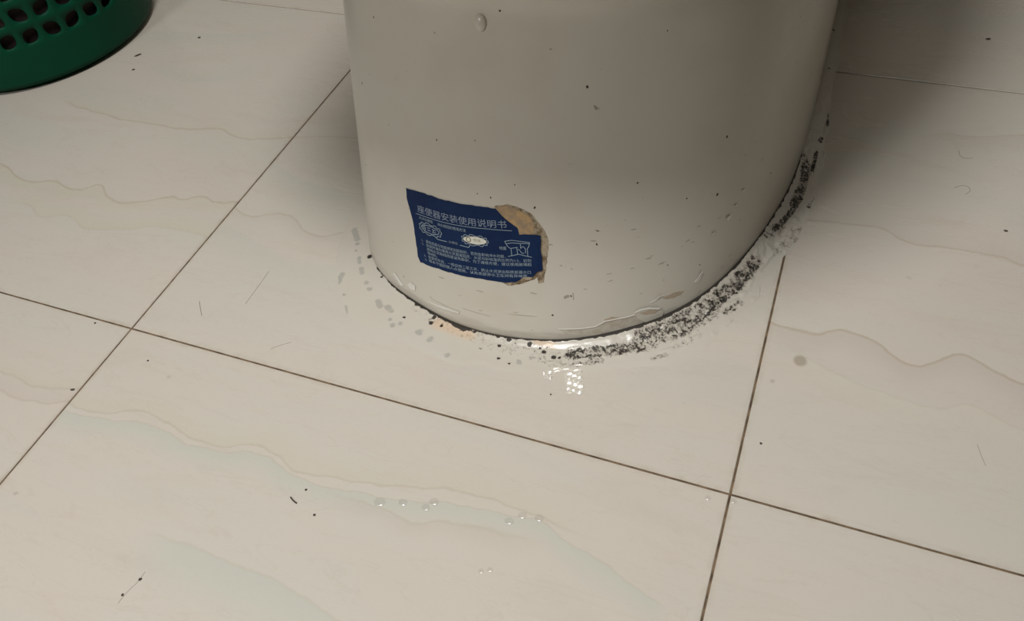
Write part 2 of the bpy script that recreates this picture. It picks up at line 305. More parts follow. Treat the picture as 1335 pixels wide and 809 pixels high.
grey_scuff = plain('grey_scuff', srgb(164, 156, 142), .7)
hair_m = plain('hair_strand', srgb(140, 126, 108), .5)

M_ = NT('green_plastic'); co = M_.coord(); n = M_.noise(co, 30, 4)
green = M_.set(M_.mix(n, srgb(0, 56, 37), srgb(1, 62, 42)), .5, Specular_IOR_Level=.12)
liner = NT('dark_liner'); liner = liner.set(liner.mix(liner.noise(liner.coord(), 40, 4), srgb(26, 14, 12), srgb(40, 24, 22)), .8)

# ---------------------------------------------------------------- the setting: floor, tiles, wall
G = .0018
def box_bm(x0, y0, z0, x1, y1, z1, ch=0.):
    bm = bmesh.new()
    lo = [bm.verts.new((x, y, z0)) for x, y in ((x0, y0), (x1, y0), (x1, y1), (x0, y1))]
    rings = [lo, [bm.verts.new((v.co.x, v.co.y, z1-ch)) for v in lo]]
    if ch:
        rings.append([bm.verts.new((x, y, z1)) for x, y in ((x0+ch, y0+ch), (x1-ch, y0+ch), (x1-ch, y1-ch), (x0+ch, y1-ch))])
    for a, b in zip(rings, rings[1:]):
        for i in range(4): bm.faces.new((a[i], a[(i+1) % 4], b[(i+1) % 4], b[i]))
    bm.faces.new(lo[::-1]); bm.faces.new(rings[-1])
    return bm
WALL = .884
floor = tag(obj('floor', box_bm(-1.8, -1.8, -.06, 1.8, WALL, -.0011), grout), kind='structure')
tiles = {}
full = part = None
for j in range(-3, 2):
    for i in range(-3, 3):
        if j < 1:
            if full is None:
                o = obj('tile', box_bm(G/2, G/2, -.009, TS-G/2, TS-G/2, 0, .0006), T_any[0], floor); full = o
            else:
                o = full.copy(); C.objects.link(o)
        else:
            if part is None:
                o = obj('tile', box_bm(G/2, G/2, -.009, TS-G/2, WALL-TS-.001, 0, .0006), T_any[1], floor); part = o
            else:
                o = part.copy(); C.objects.link(o)
        o.parent = floor; o.location = (i*TS, j*TS, 0)
        m = {(-1, 0): T_left, (0, 0): T_mid, (0, -1): T_front, (1, 0): T_right, (-1, -1): T_cor}.get((i, j), T_any[(i+j) % 2])
        o.material_slots[0].link = 'OBJECT'; o.material_slots[0].material = m
tag(obj('wall_back', box_bm(-1.8, WALL, -.06, 1.8, WALL+.1, 2.5), wallm), kind='structure')

# ---------------------------------------------------------------- the toilet
toilet = empty('toilet', (0, 0, 0))
tag(toilet, 'cream glazed one-piece toilet with torn blue sticker and mouldy foot on tiled floor', 'toilet')
NS = 260
def loft(levels, inset=None, cap=True, s0=0., s1=None):
    bm = bmesh.new(); rows = []
    for z, ins in levels:
        r = []
        for k in range(NS+1):
            s = TOT*k/NS
            x, y, zz = surf(s, z); n = onrm(s)
            r.append(bm.verts.new((x-n[0]*ins, y-n[1]*ins, zz)))
        rows.append(r)
    for a, b in zip(rows, rows[1:]):
        for k in range(NS): bm.faces.new((a[k], a[k+1], b[k+1], b[k]))
        bm.faces.new((a[NS], a[0], b[0], b[NS]))
    bm.faces.new(rows[0][::-1]); bm.faces.new(rows[-1])
    bmesh.ops.recalc_face_normals(bm, faces=bm.faces)
    return bm
lv = [(.0004, .0028), (.0012, .0014), (.0025, .0006), (.0045, .0)]
z = .008
while z < .466: lv.append((z, 0.)); z += .006
lv += [(.468, .001), (.470, .004)]
ped = obj('pedestal', loft(lv), ceramic, toilet, smooth=True)
def ring_slab(name, z0, z1, ins, mat):
    # a rounded slab with the outline of the rim
    def lev(zz, i): return [(surf(TOT*k/NS, .46)[0]-onrm(TOT*k/NS)[0]*i, surf(TOT*k/NS, .46)[1]-onrm(TOT*k/NS)[1]*i, zz) for k in range(NS+1)]
    bm = bmesh.new(); rows = []
    for zz, i in ((z0, ins+.004), (z0+.003, ins), (z1-.006, ins), (z1-.002, ins+.004), (z1, ins+.012)):
        rows.append([bm.verts.new((p[0], min(p[1], .655), p[2])) for p in lev(zz, i)])
    for a, b in zip(rows, rows[1:]):
        for k in range(NS): bm.faces.new((a[k], a[k+1], b[k+1], b[k]))
        bm.faces.new((a[NS], a[0], b[0], b[NS]))
    bm.faces.new(rows[0][::-1]); bm.faces.new(rows[-1])
    bmesh.ops.remove_doubles(bm, verts=bm.verts, dist=.0002)
    bmesh.ops.recalc_face_normals(bm, faces=bm.faces)
    return obj(name, bm, mat, toilet)
ring_slab('seat', .472, .492, -.004, white_plastic)
ring_slab('lid', .4935, .520, -.002, white_plastic)
def rbox(x0, y0, z0, x1, y1, z1, r, seg=4):
    bm = box_bm(x0, y0, z0, x1, y1, z1)
    bmesh.ops.bevel(bm, geom=bm.edges[:], offset=r, segments=seg, affect='EDGES', profile=.5)
    return bm
obj('tank', rbox(.165, .665, .468, .605, .872, .82, .03), ceramic, toilet, smooth=True)
tl = obj('tank_lid', rbox(.158, .658, .821, .612, .875, .857, .012), ceramic, toilet, smooth=True)
bm = bmesh.new(); bmesh.ops.create_cone(bm, cap_ends=True, segments=28, radius1=.024, radius2=.021, depth=.008)
fb = obj('flush_button', bm, chrome, toilet); fb.location = (.385, .765, .8605)

# thin pieces that follow the pedestal's skin ---------------------------------
def strip(poly, thick, lift, fwd, step=.004):
    """polygon in local (a,b), cut into a fine grid, carried to the skin by fwd(a,b,h), given a thickness"""
    bm = bmesh.new()
    vs = [bm.verts.new((a, b, 0)) for a, b in poly]
    bm.faces.new(vs)
    bmesh.ops.triangulate(bm, faces=bm.faces[:])
    for ax in (0, 1):
        lo = min(p[ax] for p in poly); hi = max(p[ax] for p in poly)
        t = lo+step*.5
        while t < hi:
            co = [0, 0, 0]; no = [0, 0, 0]; co[ax] = t; no[ax] = 1
            bmesh.ops.bisect_plane(bm, geom=bm.verts[:]+bm.edges[:]+bm.faces[:], plane_co=co, plane_no=no, dist=1e-7)
            t += step
    base = {v: v.co.copy() for v in bm.verts}
    top = bm.faces[:]
    r = bmesh.ops.extrude_face_region(bm, geom=top)
    new = [g for g in r['geom'] if isinstance(g, bmesh.types.BMVert)]
    newset = set(new)
    for v in bm.verts:
        a, b = v.co.x, v.co.y
        h = lift(a, b) if callable(lift) else lift
        v.co = fwd(a, b, h+(thick if v in newset else 0))
    bmesh.ops.recalc_face_normals(bm, faces=bm.faces)
    return bm
S0, Z0 = .945, .09
def lab2sz(a, b): return S0-(a*.994-b*.107), Z0+a*.107+b*.994
def sz2lab(s, z): return (S0-s)*.994+(z-Z0)*.107, -(S0-s)*.107+(z-Z0)*.994
def lab(a, b, h):
    s, zz = lab2sz(a, b); return on_surf(s, zz, h)
def jag(P, amp, step):
    out = []
    for i in range(len(P)):
        p, q = P[i], P[(i+1) % len(P)]
        n = max(1, int(math.dist(p, q)/step))
        for k in range(n):
            t = k/n; j = amp if k else amp*.3
            out.append((p[0]+(q[0]-p[0])*t+random.uniform(-j, j), p[1]+(q[1]-p[1])*t+random.uniform(-j, j)))
    return out
STK = [(.961, .1215), (.9422, .1245), (.9248, .126), (.906, .1275), (.8858, .1295), (.864, .1305), (.8583, .125), (.851, .1195), (.8438, .115), (.8423, .109),
       (.8293, .1105), (.8235, .1100), (.8232, .1005), (.8216, .090), (.8206, .077), (.8262, .0745), (.8293, .0695), (.838, .0685), (.8452, .0625), (.8568, .0605), (.8727, .060),
       (.8872, .059), (.9017, .0575), (.9205, .0555), (.948, .052), (.9509, .057), (.9523, .0725), (.9552, .094), (.9581, .1035), (.9612, .112)]
poly = jag([sz2lab(*p) for p in STK], .00045, .0035)
stk = obj('sticker', strip(poly, .00025, lambda a, b: .0004+(.0008 if a > .108 else 0)*min(1, (a-.108)/.01), lab, .005), navy, toilet)
tag(stk, 'torn navy instruction sticker')
TORN = [(.8655, .1312), (.8539, .134), (.8452, .1315), (.8337, .127), (.8293, .1185), (.8293, .11), (.8423, .109), (.8438, .115), (.851, .1195), (.8583, .125)]
tag(obj('torn_backing', strip(jag([sz2lab(*p) for p in TORN], .0006, .003), .0002, .00008, lab, .004), tan, stk), 'tan torn paper backing')
RES = [(.8655, .1318), (.8539, .136), (.845, .1345), (.833, .130), (.8262, .122), (.8205, .115), (.8165, .105), (.8165, .09), (.818, .075), (.8195, .064), (.824, .0625), (.8255, .069), (.831, .0655), (.8415, .060), (.852, .0575),
       (.8568, .060), (.846, .066), (.8330, .0725), (.8245, .078), (.8255, .10), (.830, .108), (.831, .1185), (.8355, .1255), (.8455, .130), (.8545, .1325)]
tag(obj('glue_residue', strip(jag([sz2lab(*p) for p in RES], .0007, .003), .00007, .00001, lab, .004), glue, stk), 'brownish glue residue')
# printing
def curl(a): return .0008*min(1, (a-.108)/.01) if a > .108 else 0.
def text_bm(txt, a, b, size, track=1.0, width=None):
    cu = bpy.data.curves.new('t', 'FONT'); cu.body = txt; cu.size = size; cu.space_character = track
    cu.resolution_u = 1
    to = bpy.data.objects.new('t', cu); C.objects.link(to)
    bpy.context.view_layer.update()
    dg = bpy.context.evaluated_depsgraph_get()
    me = bpy.data.meshes.new_from_object(to.evaluated_get(dg))
    bm = bmesh.new(); bm.from_mesh(me)
    bpy.data.objects.remove(to); bpy.data.curves.remove(cu); bpy.data.meshes.remove(me)
    xs = [v.co.x for v in bm.verts]
    k = width/(max(xs)-min(xs)) if width and xs else 1.
    for v in bm.verts:
        x_ = a+v.co.x*k; v.co = lab(x_, b+v.co.y*.86, .0009+curl(x_))
    return bm
def lines_bm(polys, wd):
    bm = bmesh.new()
    for P in polys:
        for p, q in zip(P, P[1:]):
            d = math.dist(p, q)
            if d < 1e-7: continue
            n = max(1, int(d/.004)); nx, ny = -(q[1]-p[1])/d*wd/2, (q[0]-p[0])/d*wd/2
            for k in range(n):
                a = (p[0]+(q[0]-p[0])*k/n, p[1]+(q[1]-p[1])*k/n); c = (p[0]+(q[0]-p[0])*(k+1)/n, p[1]+(q[1]-p[1])*(k+1)/n)
                bm.faces.new([bm.verts.new(lab(*v, .00088+curl(v[0]))) for v in ((a[0]-nx, a[1]-ny), (c[0]-nx, c[1]-ny), (c[0]+nx, c[1]+ny), (a[0]+nx, a[1]+ny))])
    return bm
def poly_bm(P, h=.0008):
    bm = bmesh.new(); bm.faces.new([bm.verts.new(lab(a, b, h)) for a, b in P]); bmesh.ops.triangulate(bm, faces=bm.faces[:]); return bm
obj('title_line', text_bm('座便器安装使用说明书', -.0005, .0145, .0092, 1.0, .094), title_m, stk)
LT = [('请将底座与地面用密封胶粘好，否则会影响冲水功能。', .0046, -.0140, .0850),
      ('安装时请勿使用水泥直接固定，水泥与砂标准的比例为1:3，切勿', .0046, -.0178, .1080),
      ('用纯水泥粘结底座以免胀裂，为了维修方便，建议使用玻璃胶', .0048, -.0216, .1080),
      ('等材料。', .0050, -.0254, .0125),
      ('安装完毕后，一般应待二至三天，防止水泥渗出和底部漏水口', .0052, -.0292, .1060),
      ('等未干固前禁入水使用，以免底部渗水卫生间有异味等。', .0054, -.0330, .1040)]
for t_, a_, b_, w_ in LT: obj('text_line', text_bm(t_, a_, b_, .0040, 1.0, w_), print_m, stk)
for t_, a_, b_ in (('1、', -.0010, -.0140), ('2、', -.0008, -.0172), ('3、', .0000, -.0292), ('4、', .0004, -.0330)):
    obj('item_number', text_bm(t_, a_, b_, .0034), print_m, stk)
obj('caption', text_bm('大冲水按钮', .0000, .0078, .0036, 1.0, .017), print_m, stk)
obj('caption', text_bm('冲水按钮的使用方法', .0225, .0072, .0040, 1.0, .031), print_m, stk)
obj('caption', text_bm('小冲水', .0330, -.0068, .0036, 1.0, .0105), print_m, stk)
obj('caption', text_bm('地面', .0845, -.0062, .0042, 1.0, .0066), print_m, stk)
obj('rule_line', lines_bm([[(-.0035, .0118), (.03, .0120), (.0741, .0126), (.098, .0118)]], .0005), print_m, stk)
def scallop(ca, cb, hl, hh, amp, n=11):
    P = []
    for k in range(66):
        t = 2*math.pi*k/66
        r = 1+amp*(1 if math.cos(n*t) > 0 else -1)
        e = 2.6
        x_ = math.copysign(abs(math.cos(t))**(2/e), math.cos(t)); y_ = math.copysign(abs(math.sin(t))**(2/e), math.sin(t))
        P.append((ca+hl*x_*(1+(r-1)*.35), cb+hh*y_*r))
    return P+P[:1]
def ell(ca, cb, a, b, n=20): return [(ca+a*math.cos(2*math.pi*k/n), cb+b*math.sin(2*math.pi*k/n)) for k in range(n+1)]
obj('button_drawing', lines_bm([scallop(.0125, .0004, .0132, .0052, .12), ell(.0125, .0004, .0108, .0036), ell(.0045, .0006, .0024, .0024), ell(.0045, .0006, .001, .001, 10),
    [(.009, .0016), (.013, .0018)], [(.009, -.0006), (.013, -.0006)], [(.015, .0016), (.0195, .001)], [(.015, -.001), (.0195, -.001)], [(.0165, .0018), (.0165, -.0014)],
    [(.018, -.0048), (.0205, -.0066), (.0315, -.0062)], [(.0455, -.0066), (.0545, -.0074), (.0565, -.0046)]], .00062), print_m, stk)
b2 = obj('button_drawing', poly_bm(ell(.0615, .0002, .0116, .0036, 28)[:-1]), ivory, stk)
obj('button_drawing', lines_bm([scallop(.0615, .0002, .0128, .0047, .12)], .0006), print_m, stk)
obj('button_drawing', lines_bm([ell(.0553, .0004, .0022, .0022)], .0009), olive, stk)
obj('caption', text_bm('节水', .0600, -.0010, .0042, 1.0, .0075), olive, stk)
def dp(px, py): return (.0903+(px-305)/280*.0227, .0018-((py-350)-.17*(px-305))*.00013)
obj('toilet_drawing', lines_bm([[dp(*p) for p in L_] for L_ in (
    [(305, 350), (385, 355), (585, 405), (568, 436), (552, 442), (550, 500)], [(315, 371), (385, 374), (470, 392), (582, 412)],
    [(305, 350), (332, 390), (362, 411), (445, 416)], [(370, 415), (370, 464)], [(325, 465), (450, 468), (520, 492), (595, 515)],
    [(435, 418), (438, 466)], [(445, 430), (465, 440), (488, 468), (512, 470)], [(480, 398), (478, 430), (505, 420), (530, 440), (530, 474)])], .00055), print_m, stk)

# peeling glaze, chips and bare patches on the foot -----------------------------
def skin(a, b, h): return on_surf(a, b, h)
def center(P): return sum(p[0] for p in P)/len(P), sum(p[1] for p in P)/len(P)
def lift_up(P, hi, base=.0002):
    z0 = min(p[1] for p in P); z1 = max(p[1] for p in P)
    return lambda a, b: base+hi*((b-z0)/(z1-z0+1e-6))**2
f = FLAKE
tag(obj('greyish_patch', strip(jag(f['band'], .0006, .003), .00005, .00002, skin, .005), bare, toilet), 'bare greyish patch where glaze peeled')
tag(obj('brown_patch', strip(jag(f['tan'], .0004, .003), .00006, .00012, skin, .005), tan_flake, toilet), 'small brown stain')
tag(obj('brown_patch', strip(jag(f['up'], .0005, .003), .00006, .00004, skin, .005), tan_flake, toilet), 'small brown stain')
tag(obj('peeling_flake', strip(jag(f['big'], .0003, .003), .0004, lift_up(f['big'], .0012), skin, .003), ceramic, toilet, smooth=False), 'lifted flake of glaze')
for k, hi in (('chip', .0016), ('chip2', .0016), ('left', .0008), ('low', .0007), ('gl', .0006), ('e1', .0012), ('e2', .001), ('e3', .001), ('e4', .001)):
    obj('glaze_chip', strip(jag(f[k], .0002, .003), .0003, lift_up(f[k], hi), skin, .003), flake_m, toilet)
CR_ = [(.7345, .0222), (.728, .0243), (.7193, .0230), (.7085, .0186), (.7100, .0172), (.7193, .0212), (.728, .0226)]
tag(obj('glaze_chip', strip(jag(CR_, .0002, .003), .0005, lambda a, b: .0016, skin, .003), flake_m, toilet), 'white lifted edge of the flake')
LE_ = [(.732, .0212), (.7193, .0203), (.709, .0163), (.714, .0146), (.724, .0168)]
tag(obj('greyish_patch', strip(jag(LE_, .0003, .003), .00006, lambda a, b: .0014, skin, .003), tan_flake, toilet), 'darker greyish lens under the flake edge')  # darker lens laid just below the flake's white edge
edge = [(.8047, .0165), (.784, .0155), (.770, .0158), (.7613, .0198), (.7497, .0198), (.7425, .0193), (.733, .0195)]
obj('glaze_chip', strip(edge+[(a, b-.0012) for a, b in edge[::-1]], .0003, lambda a, b: .0005, skin, .003), flake_m, toilet)
# the dried drip high on the front
bm = bmesh.new(); bmesh.ops.create_uvsphere(bm, u_segments=20, v_segments=12, radius=1)
for v in bm.verts:
    x, y, zz = v.co; v.co = on_surf(.8756-x*.0050, .278+y*.0062*(1.15 if y < 0 else .9), max(zz, -.1)*.0032)
bmesh.ops.recalc_face_normals(bm, faces=bm.faces)
obj('glaze_drip', bm, ceramic, toilet, smooth=True)
# specks and scuffs: too small to pick apart singly
bm = bmesh.new()
def blob(bm, s, z, rs, rz, rot, h=.0003):
    P = []
    for k in range(8):
        t = k*math.pi/4; r = random.uniform(.75, 1.15); u, v_ = rs*math.cos(t)*r, rz*math.sin(t)*r
        P.append(bm.verts.new(on_surf(s+u*math.cos(rot)-v_*math.sin(rot), z+u*math.sin(rot)+v_*math.cos(rot), .00012)))
    c = bm.verts.new(on_surf(s, z, h))
    for k in range(8): bm.faces.new((P[k], P[(k+1) % 8], c))
for (s, z) in SPEC:
    r = random.uniform(.0006, .0013); blob(bm, s, z, r*random.uniform(.7, 1), r*random.uniform(.8, 1.6), random.uniform(-.6, .6))
for k in range(22):
    s = random.uniform(.50, 1.05); z = random.uniform(.004, .22)**1.0; r = random.uniform(.0003, .0006); blob(bm, s, z, r, r*1.3, random.uniform(-1, 1))
bmesh.ops.recalc_face_normals(bm, faces=bm.faces)
tag(obj('dirt_specks', bm, dark_dirt, toilet), 'dark dirt specks', kind='stuff')
bm = bmesh.new()
for (p, q) in SCUFF:
    L = math.dist(p, q); blob(bm, (p[0]+q[0])/2, (p[1]+q[1])/2, L/2, .0006 if L < .015 else .0004, math.atan2(q[1]-p[1], q[0]-p[0]), .0002)
for k in range(26):
    blob(bm, random.uniform(.62, .95), random.uniform(.012, .10), random.uniform(.001, .003), .0004, random.uniform(-.3, .3), .0002)
bmesh.ops.recalc_face_normals(bm, faces=bm.faces)
tag(obj('scuff_marks', bm, grey_scuff, toilet), 'grey scuff marks', kind='stuff')

# ---------------------------------------------------------------- the bead of sealant around the foot
def vnoise(u, v, seed, su, sv):
    r = np.random.RandomState(seed); L = r.rand(512, 512)
    a, b = u*su, v*sv; i, j = np.floor(a).astype(int), np.floor(b).astype(int); fu, fv = a-i, b-j
    fu, fv = fu*fu*(3-2*fu), fv*fv*(3-2*fv)
    g = lambda p, q: L[p % 512, q % 512]
    return g(i, j)*(1-fu)*(1-fv)+g(i+1, j)*fu*(1-fv)+g(i, j+1)*(1-fu)*fv+g(i+1, j+1)*fu*fv-.5
def make_bead():
    NV = 44
    ss = np.arange(.03, 1.45, .0012); NU = len(ss)
    wx = [p[0] for p in WID]+[1.2, 1.45]; wy = [max(p[1], .012) for p in WID]+[.022, .02]
    Wd = np.interp(ss, wx, wy)
    Wd = Wd+vnoise(ss, ss*0, 3, 45, 1)*.006+vnoise(ss, ss*0, 4, 160, 1)*.0022
    base = np.array([outline(s) for s in ss]); nrm = np.array([onrm(s) for s in ss])
    for _ in range(12): nrm[1:-1] = (nrm[:-2]+nrm[1:-1]*2+nrm[2:])/4
    v = np.linspace(0, 1, NV)
    S = np.repeat(ss[:, None], NV, 1); W2 = np.repeat(Wd[:, None], NV, 1)
    d = -.003+v[None, :]**1.15*(W2+.003)
    X = base[:, 0:1]+nrm[:, 0:1]*d; Y = base[:, 1:2]+nrm[:, 1:2]*d
    # thick bead at the right flank, a low fillet at the front, a scraped film at the left
    thick = np.interp(S, [.03, .30, .38, .42, .50, .62, .72, .76, .80, .86, .95, 1.05, 1.45], [.004, .005, .006, .0095, .010, .009, .007, .0055, .0040, .0024, .0014, .0010, .001])
    fil = np.interp(S, [.03, .42, .62, .72, .76, .80, .90, 1.45], [.010, .019, .017, .019, .014, .010, .006, .005])
    t = np.clip(d/fil, 0, 1)
    H = thick*(1-t)**1.1*(1+.25*np.sin(np.pi*t))
    rough = np.interp(S, [.03, .35, .42, .69, .75, .80, .9, 1.45], [.2, .5, 1, .9, .35, .10, .06, .06])
    nz = vnoise(S, d, 5, 160, 220)*.0024+vnoise(S, d, 6, 420, 520)*.0007
    H = H+np.maximum(nz*rough, -.002)*np.clip(d/.004, 0, 1)
    ridge = np.interp(S, [.36, .44, .60, .72, .78], [0, .0026, .0016, .0008, 0])
    H = H+ridge*np.exp(-((d-W2*.66)/(.0026))**2)
    film = .0005*np.clip((1-v[None, :])/.12, 0, 1)
    Z = np.maximum(H, film)+.00005
    Z[:, -1] = .0
    Z[:, 0] = np.minimum(Z[:, 0], .004)
    # stains
    P = np.stack([X, Y], -1)
    def segd(pts):
        if len(pts) == 1: return np.hypot(P[..., 0]-pts[0][0], P[..., 1]-pts[0][1])
        best = None
        for a, b in zip(pts, pts[1:]):
            a = np.array(a); b = np.array(b); ab = b-a
            t_ = np.clip(((P-a)@ab)/(ab@ab), 0, 1); q = a+t_[..., None]*ab
            dd = np.hypot(P[..., 0]-q[..., 0], P[..., 1]-q[..., 1]); best = dd if best is None else np.minimum(best, dd)
        return best
    R = np.zeros_like(X); Gc = np.zeros_like(X); B = np.zeros_like(X)
    for pts, r, de in MOULD:
        dd = segd(pts); R = np.maximum(R, (de if de < .9 else 1.5 if len(pts) == 1 else .86)*(1.08 if len(pts) > 1 else 1)*np.clip((r*1.35-dd)/(r*.6), 0, 1))
    for pts, r in SMEAR: Gc = np.maximum(Gc, np.clip((r*1.4-segd(pts))/(r*.9), 0, 1))
    for pts, r in PEACH: B = np.maximum(B, np.clip((r*1.5-segd(pts))/(r*1.2), 0, 1))
    lw = np.interp(S, [.40, .44, .47, .55, .63, .66, .72, .76, .80, .84, .888, .897, .912, .92, .95, .962, .99, 1.03], [0, .0006, .0009, .0007, .0008, .0014, .0020, .0018, .0007, .0002, .0002, .0032, .0013, .0006, .0006, .0003, -.0004, -.0010])
    lw = lw+vnoise(S, S*0, 9, 260, 1)*.0014
    R = np.maximum(R, np.where((S > .42) & (S < 1.03), 1.5*np.clip((lw+.0010-d)/.0014, 0, 1), 0))
    verts = np.stack([X, Y, Z], -1).reshape(-1, 3)
    idx = np.arange(NU*NV).reshape(NU, NV)
    q = np.stack([idx[:-1, :-1], idx[:-1, 1:], idx[1:, 1:], idx[1:, :-1]], -1).reshape(-1, 4)
    me = bpy.data.meshes.new('sealant_bead'); me.from_pydata(verts.tolist(), [], q.tolist())
    ca = me.color_attributes.new('stain', 'FLOAT_COLOR', 'POINT')
    col = np.stack([R, Gc, B, np.ones_like(R)], -1).reshape(-1); ca.data.foreach_set('color', col.astype(np.float32))
    me.materials.append(sealant)
    for p in me.polygons: p.use_smooth = True
    me.update()
    bm = bmesh.new(); bm.from_mesh(me); bmesh.ops.recalc_face_normals(bm, faces=bm.faces)
    if sum(f_.normal.z for f_ in bm.faces) < 0: bmesh.ops.reverse_faces(bm, faces=bm.faces[:])
    bm.to_mesh(me); bm.free()
    o = bpy.data.objects.new('sealant_bead', me); C.objects.link(o)
    return o
tag(make_bead(), 'pale sealant bead with black mould round the foot of the toilet', 'sealant')

# rippled glossy smear of silicone in front of the bead
def make_smear():
    # two dabs of silicone combed into steps that slope towards the front
    bm = bmesh.new(); cx, cy = .4445, .067; ca, sa = math.cos(.42), math.sin(.42)
    def dab(x0, x1, y0, y1, n, wob):
        rows = []; NXX = 14; per = (y1-y0)/n
        for j in range(n):
            for f_, hh in ((.0, .00015), (.82, .00015+per*.82*.50), (1., .00012)):
                row = []
                for i in range(NXX+1):
                    u = i/NXX; e = min(1., min(u, 1-u)*7)
                    sx = x0+(x1-x0)*u+math.sin(j*2.3+u*3)*wob*.4
                    sy = y0+per*(j+f_)+math.sin(u*7+j*1.7)*wob*.5
                    k = .35+.65*e; k *= .75+.25*math.sin(u*11+j*2.9)
                    row.append(bm.verts.new((cx+sx*ca-sy*sa, cy+sx*sa+sy*ca, .00005+(hh*k if e > 0 else 0))))
                rows.append(row)
        for a_, b_ in zip(rows, rows[1:]):
            for i in range(NXX): bm.faces.new((a_[i], a_[i+1], b_[i+1], b_[i]))
    dab(-.016, .018, .0105, .0165, 3, .0014)
    dab(-.004, .0125, -.0145, .0085, 9, .0014)
    dab(-.023, -.015, .004, .0125, 3, .0016)
    o = obj('silicone_smear', bm, smear_m)
    tag(o, 'shiny rippled smear of silicone on the tile before the toilet', 'smear')
make_smear()

# ---------------------------------------------------------------- laundry basket
BX, BY = -.539, .455
bk = empty('laundry_basket', (BX, BY, 0))
tag(bk, 'round dark green plastic basket with leaf-shaped holes standing on the left tile', 'basket')
def bp(th, z, r_off=0.): 
    r = .171+.12*z+r_off
    return (r*math.cos(th), r*math.sin(th), z)
def make_wall():
    bm = bmesh.new(); N = 39; ph = math.radians(-39.06); dth = 2*math.pi/N
    zr = [.0775+.0315*k for k in range(7)]; half = .0155
    cache = {}
    def V(th, z):
        k = (round(math.cos(th), 6), round(math.sin(th), 6), round(z, 6))
        if k not in cache: cache[k] = bm.verts.new(bp(th, z))
        return cache[k]
    zb = [.0085, .015, .030, .046, zr[0]-half]
    def band(z0, z1, sub):
        for i in range(N*sub):
            t0 = ph-dth/2+dth*i/sub; t1 = t0+dth/sub
            bm.faces.new((V(t0, z0), V(t1, z0), V(t1, z1), V(t0, z1)))
    for a, b in zip(zb, zb[1:]): band(a, b, 4)
    for kk, zc in enumerate(zr):
        z0, z1 = (zc-half, zc+half) if kk == 0 else (zr[kk-1]+half, zc+half)
        for i in range(N):
            tc = ph+dth*i; s_ = 1 if (i+kk) % 2 == 0 else -1
            outer = [(tc-dth/2+dth*k/4, z0) for k in range(4)]+[(tc+dth/2, z0+(z1-z0)*k/4) for k in range(4)]+[(tc+dth/2-dth*k/4, z1) for k in range(4)]+[(tc-dth/2, z1-(z1-z0)*k/4) for k in range(4)]
            R = .171+.12*zc; inner = []
            for k in range(16):
                a = 2*math.pi*k/16-3*math.pi/4
                # plump leaf: a rounded square drawn out to a point at two opposite corners
                dg = math.pi/4*s_; q = abs(math.cos(a-dg))
                rr = .0098/(abs(math.cos(a))**3+abs(math.sin(a))**3)**(1/3)*(1+.13*q**8-.13*(1-q*q)**3)
                inner.append(bm.verts.new(bp(tc+rr*math.cos(a)/R, zc+rr*math.sin(a))))
            O = [V(*p) for p in outer]
            for k in range(16): bm.faces.new((O[k], O[(k+1) % 16], inner[(k+1) % 16], inner[k]))
    zt = [zr[-1]+half, .30, .31]
    for a, b in zip(zt, zt[1:]): band(a, b, 4)
    bmesh.ops.recalc_face_normals(bm, faces=bm.faces)
    o = obj('basket_wall', bm, green, bk, smooth=False)
    for p in o.data.polygons: p.use_smooth = True
    md = o.modifiers.new('thick', 'SOLIDIFY'); md.thickness = .0022; md.offset = -1
make_wall()
def lathe(prof, n=96, closed=False):
    bm = bmesh.new(); rows = [[bm.verts.new((r*math.cos(2*math.pi*k/n), r*math.sin(2*math.pi*k/n), z)) for k in range(n)] for r, z in prof]
    seq = list(zip(rows, rows[1:]))+([(rows[-1], rows[0])] if closed else [])
    for a, b in seq:
        for k in range(n): bm.faces.new((a[k], a[(k+1) % n], b[(k+1) % n], b[k]))
    bmesh.ops.recalc_face_normals(bm, faces=bm.faces)
    return bm
bm = lathe([(.158, .0008), (.160, .0004), (.1615, .0026), (.1625, .0084), (.1698, .0095), (.169, .0102), (.05, .0102), (.001, .0102), (.001, .0012), (.15, .0012)], 128, True)
obj('basket_base', bm, green, bk, smooth=False)
obj('rim', lathe([(.207, .305), (.215, .303), (.219, .309), (.217, .317), (.208, .318), (.205, .312)], 96, True), green, bk, smooth=True)
tag(obj('liner', lathe([(.02, .0115), (.155, .012), (.164, .03), (.172, .10), (.183, .20), (.190, .27), (.175, .276), (.10, .25), (.02, .262)], 64, True), liner, bk, smooth=True), 'dark cloth lining seen through the holes')

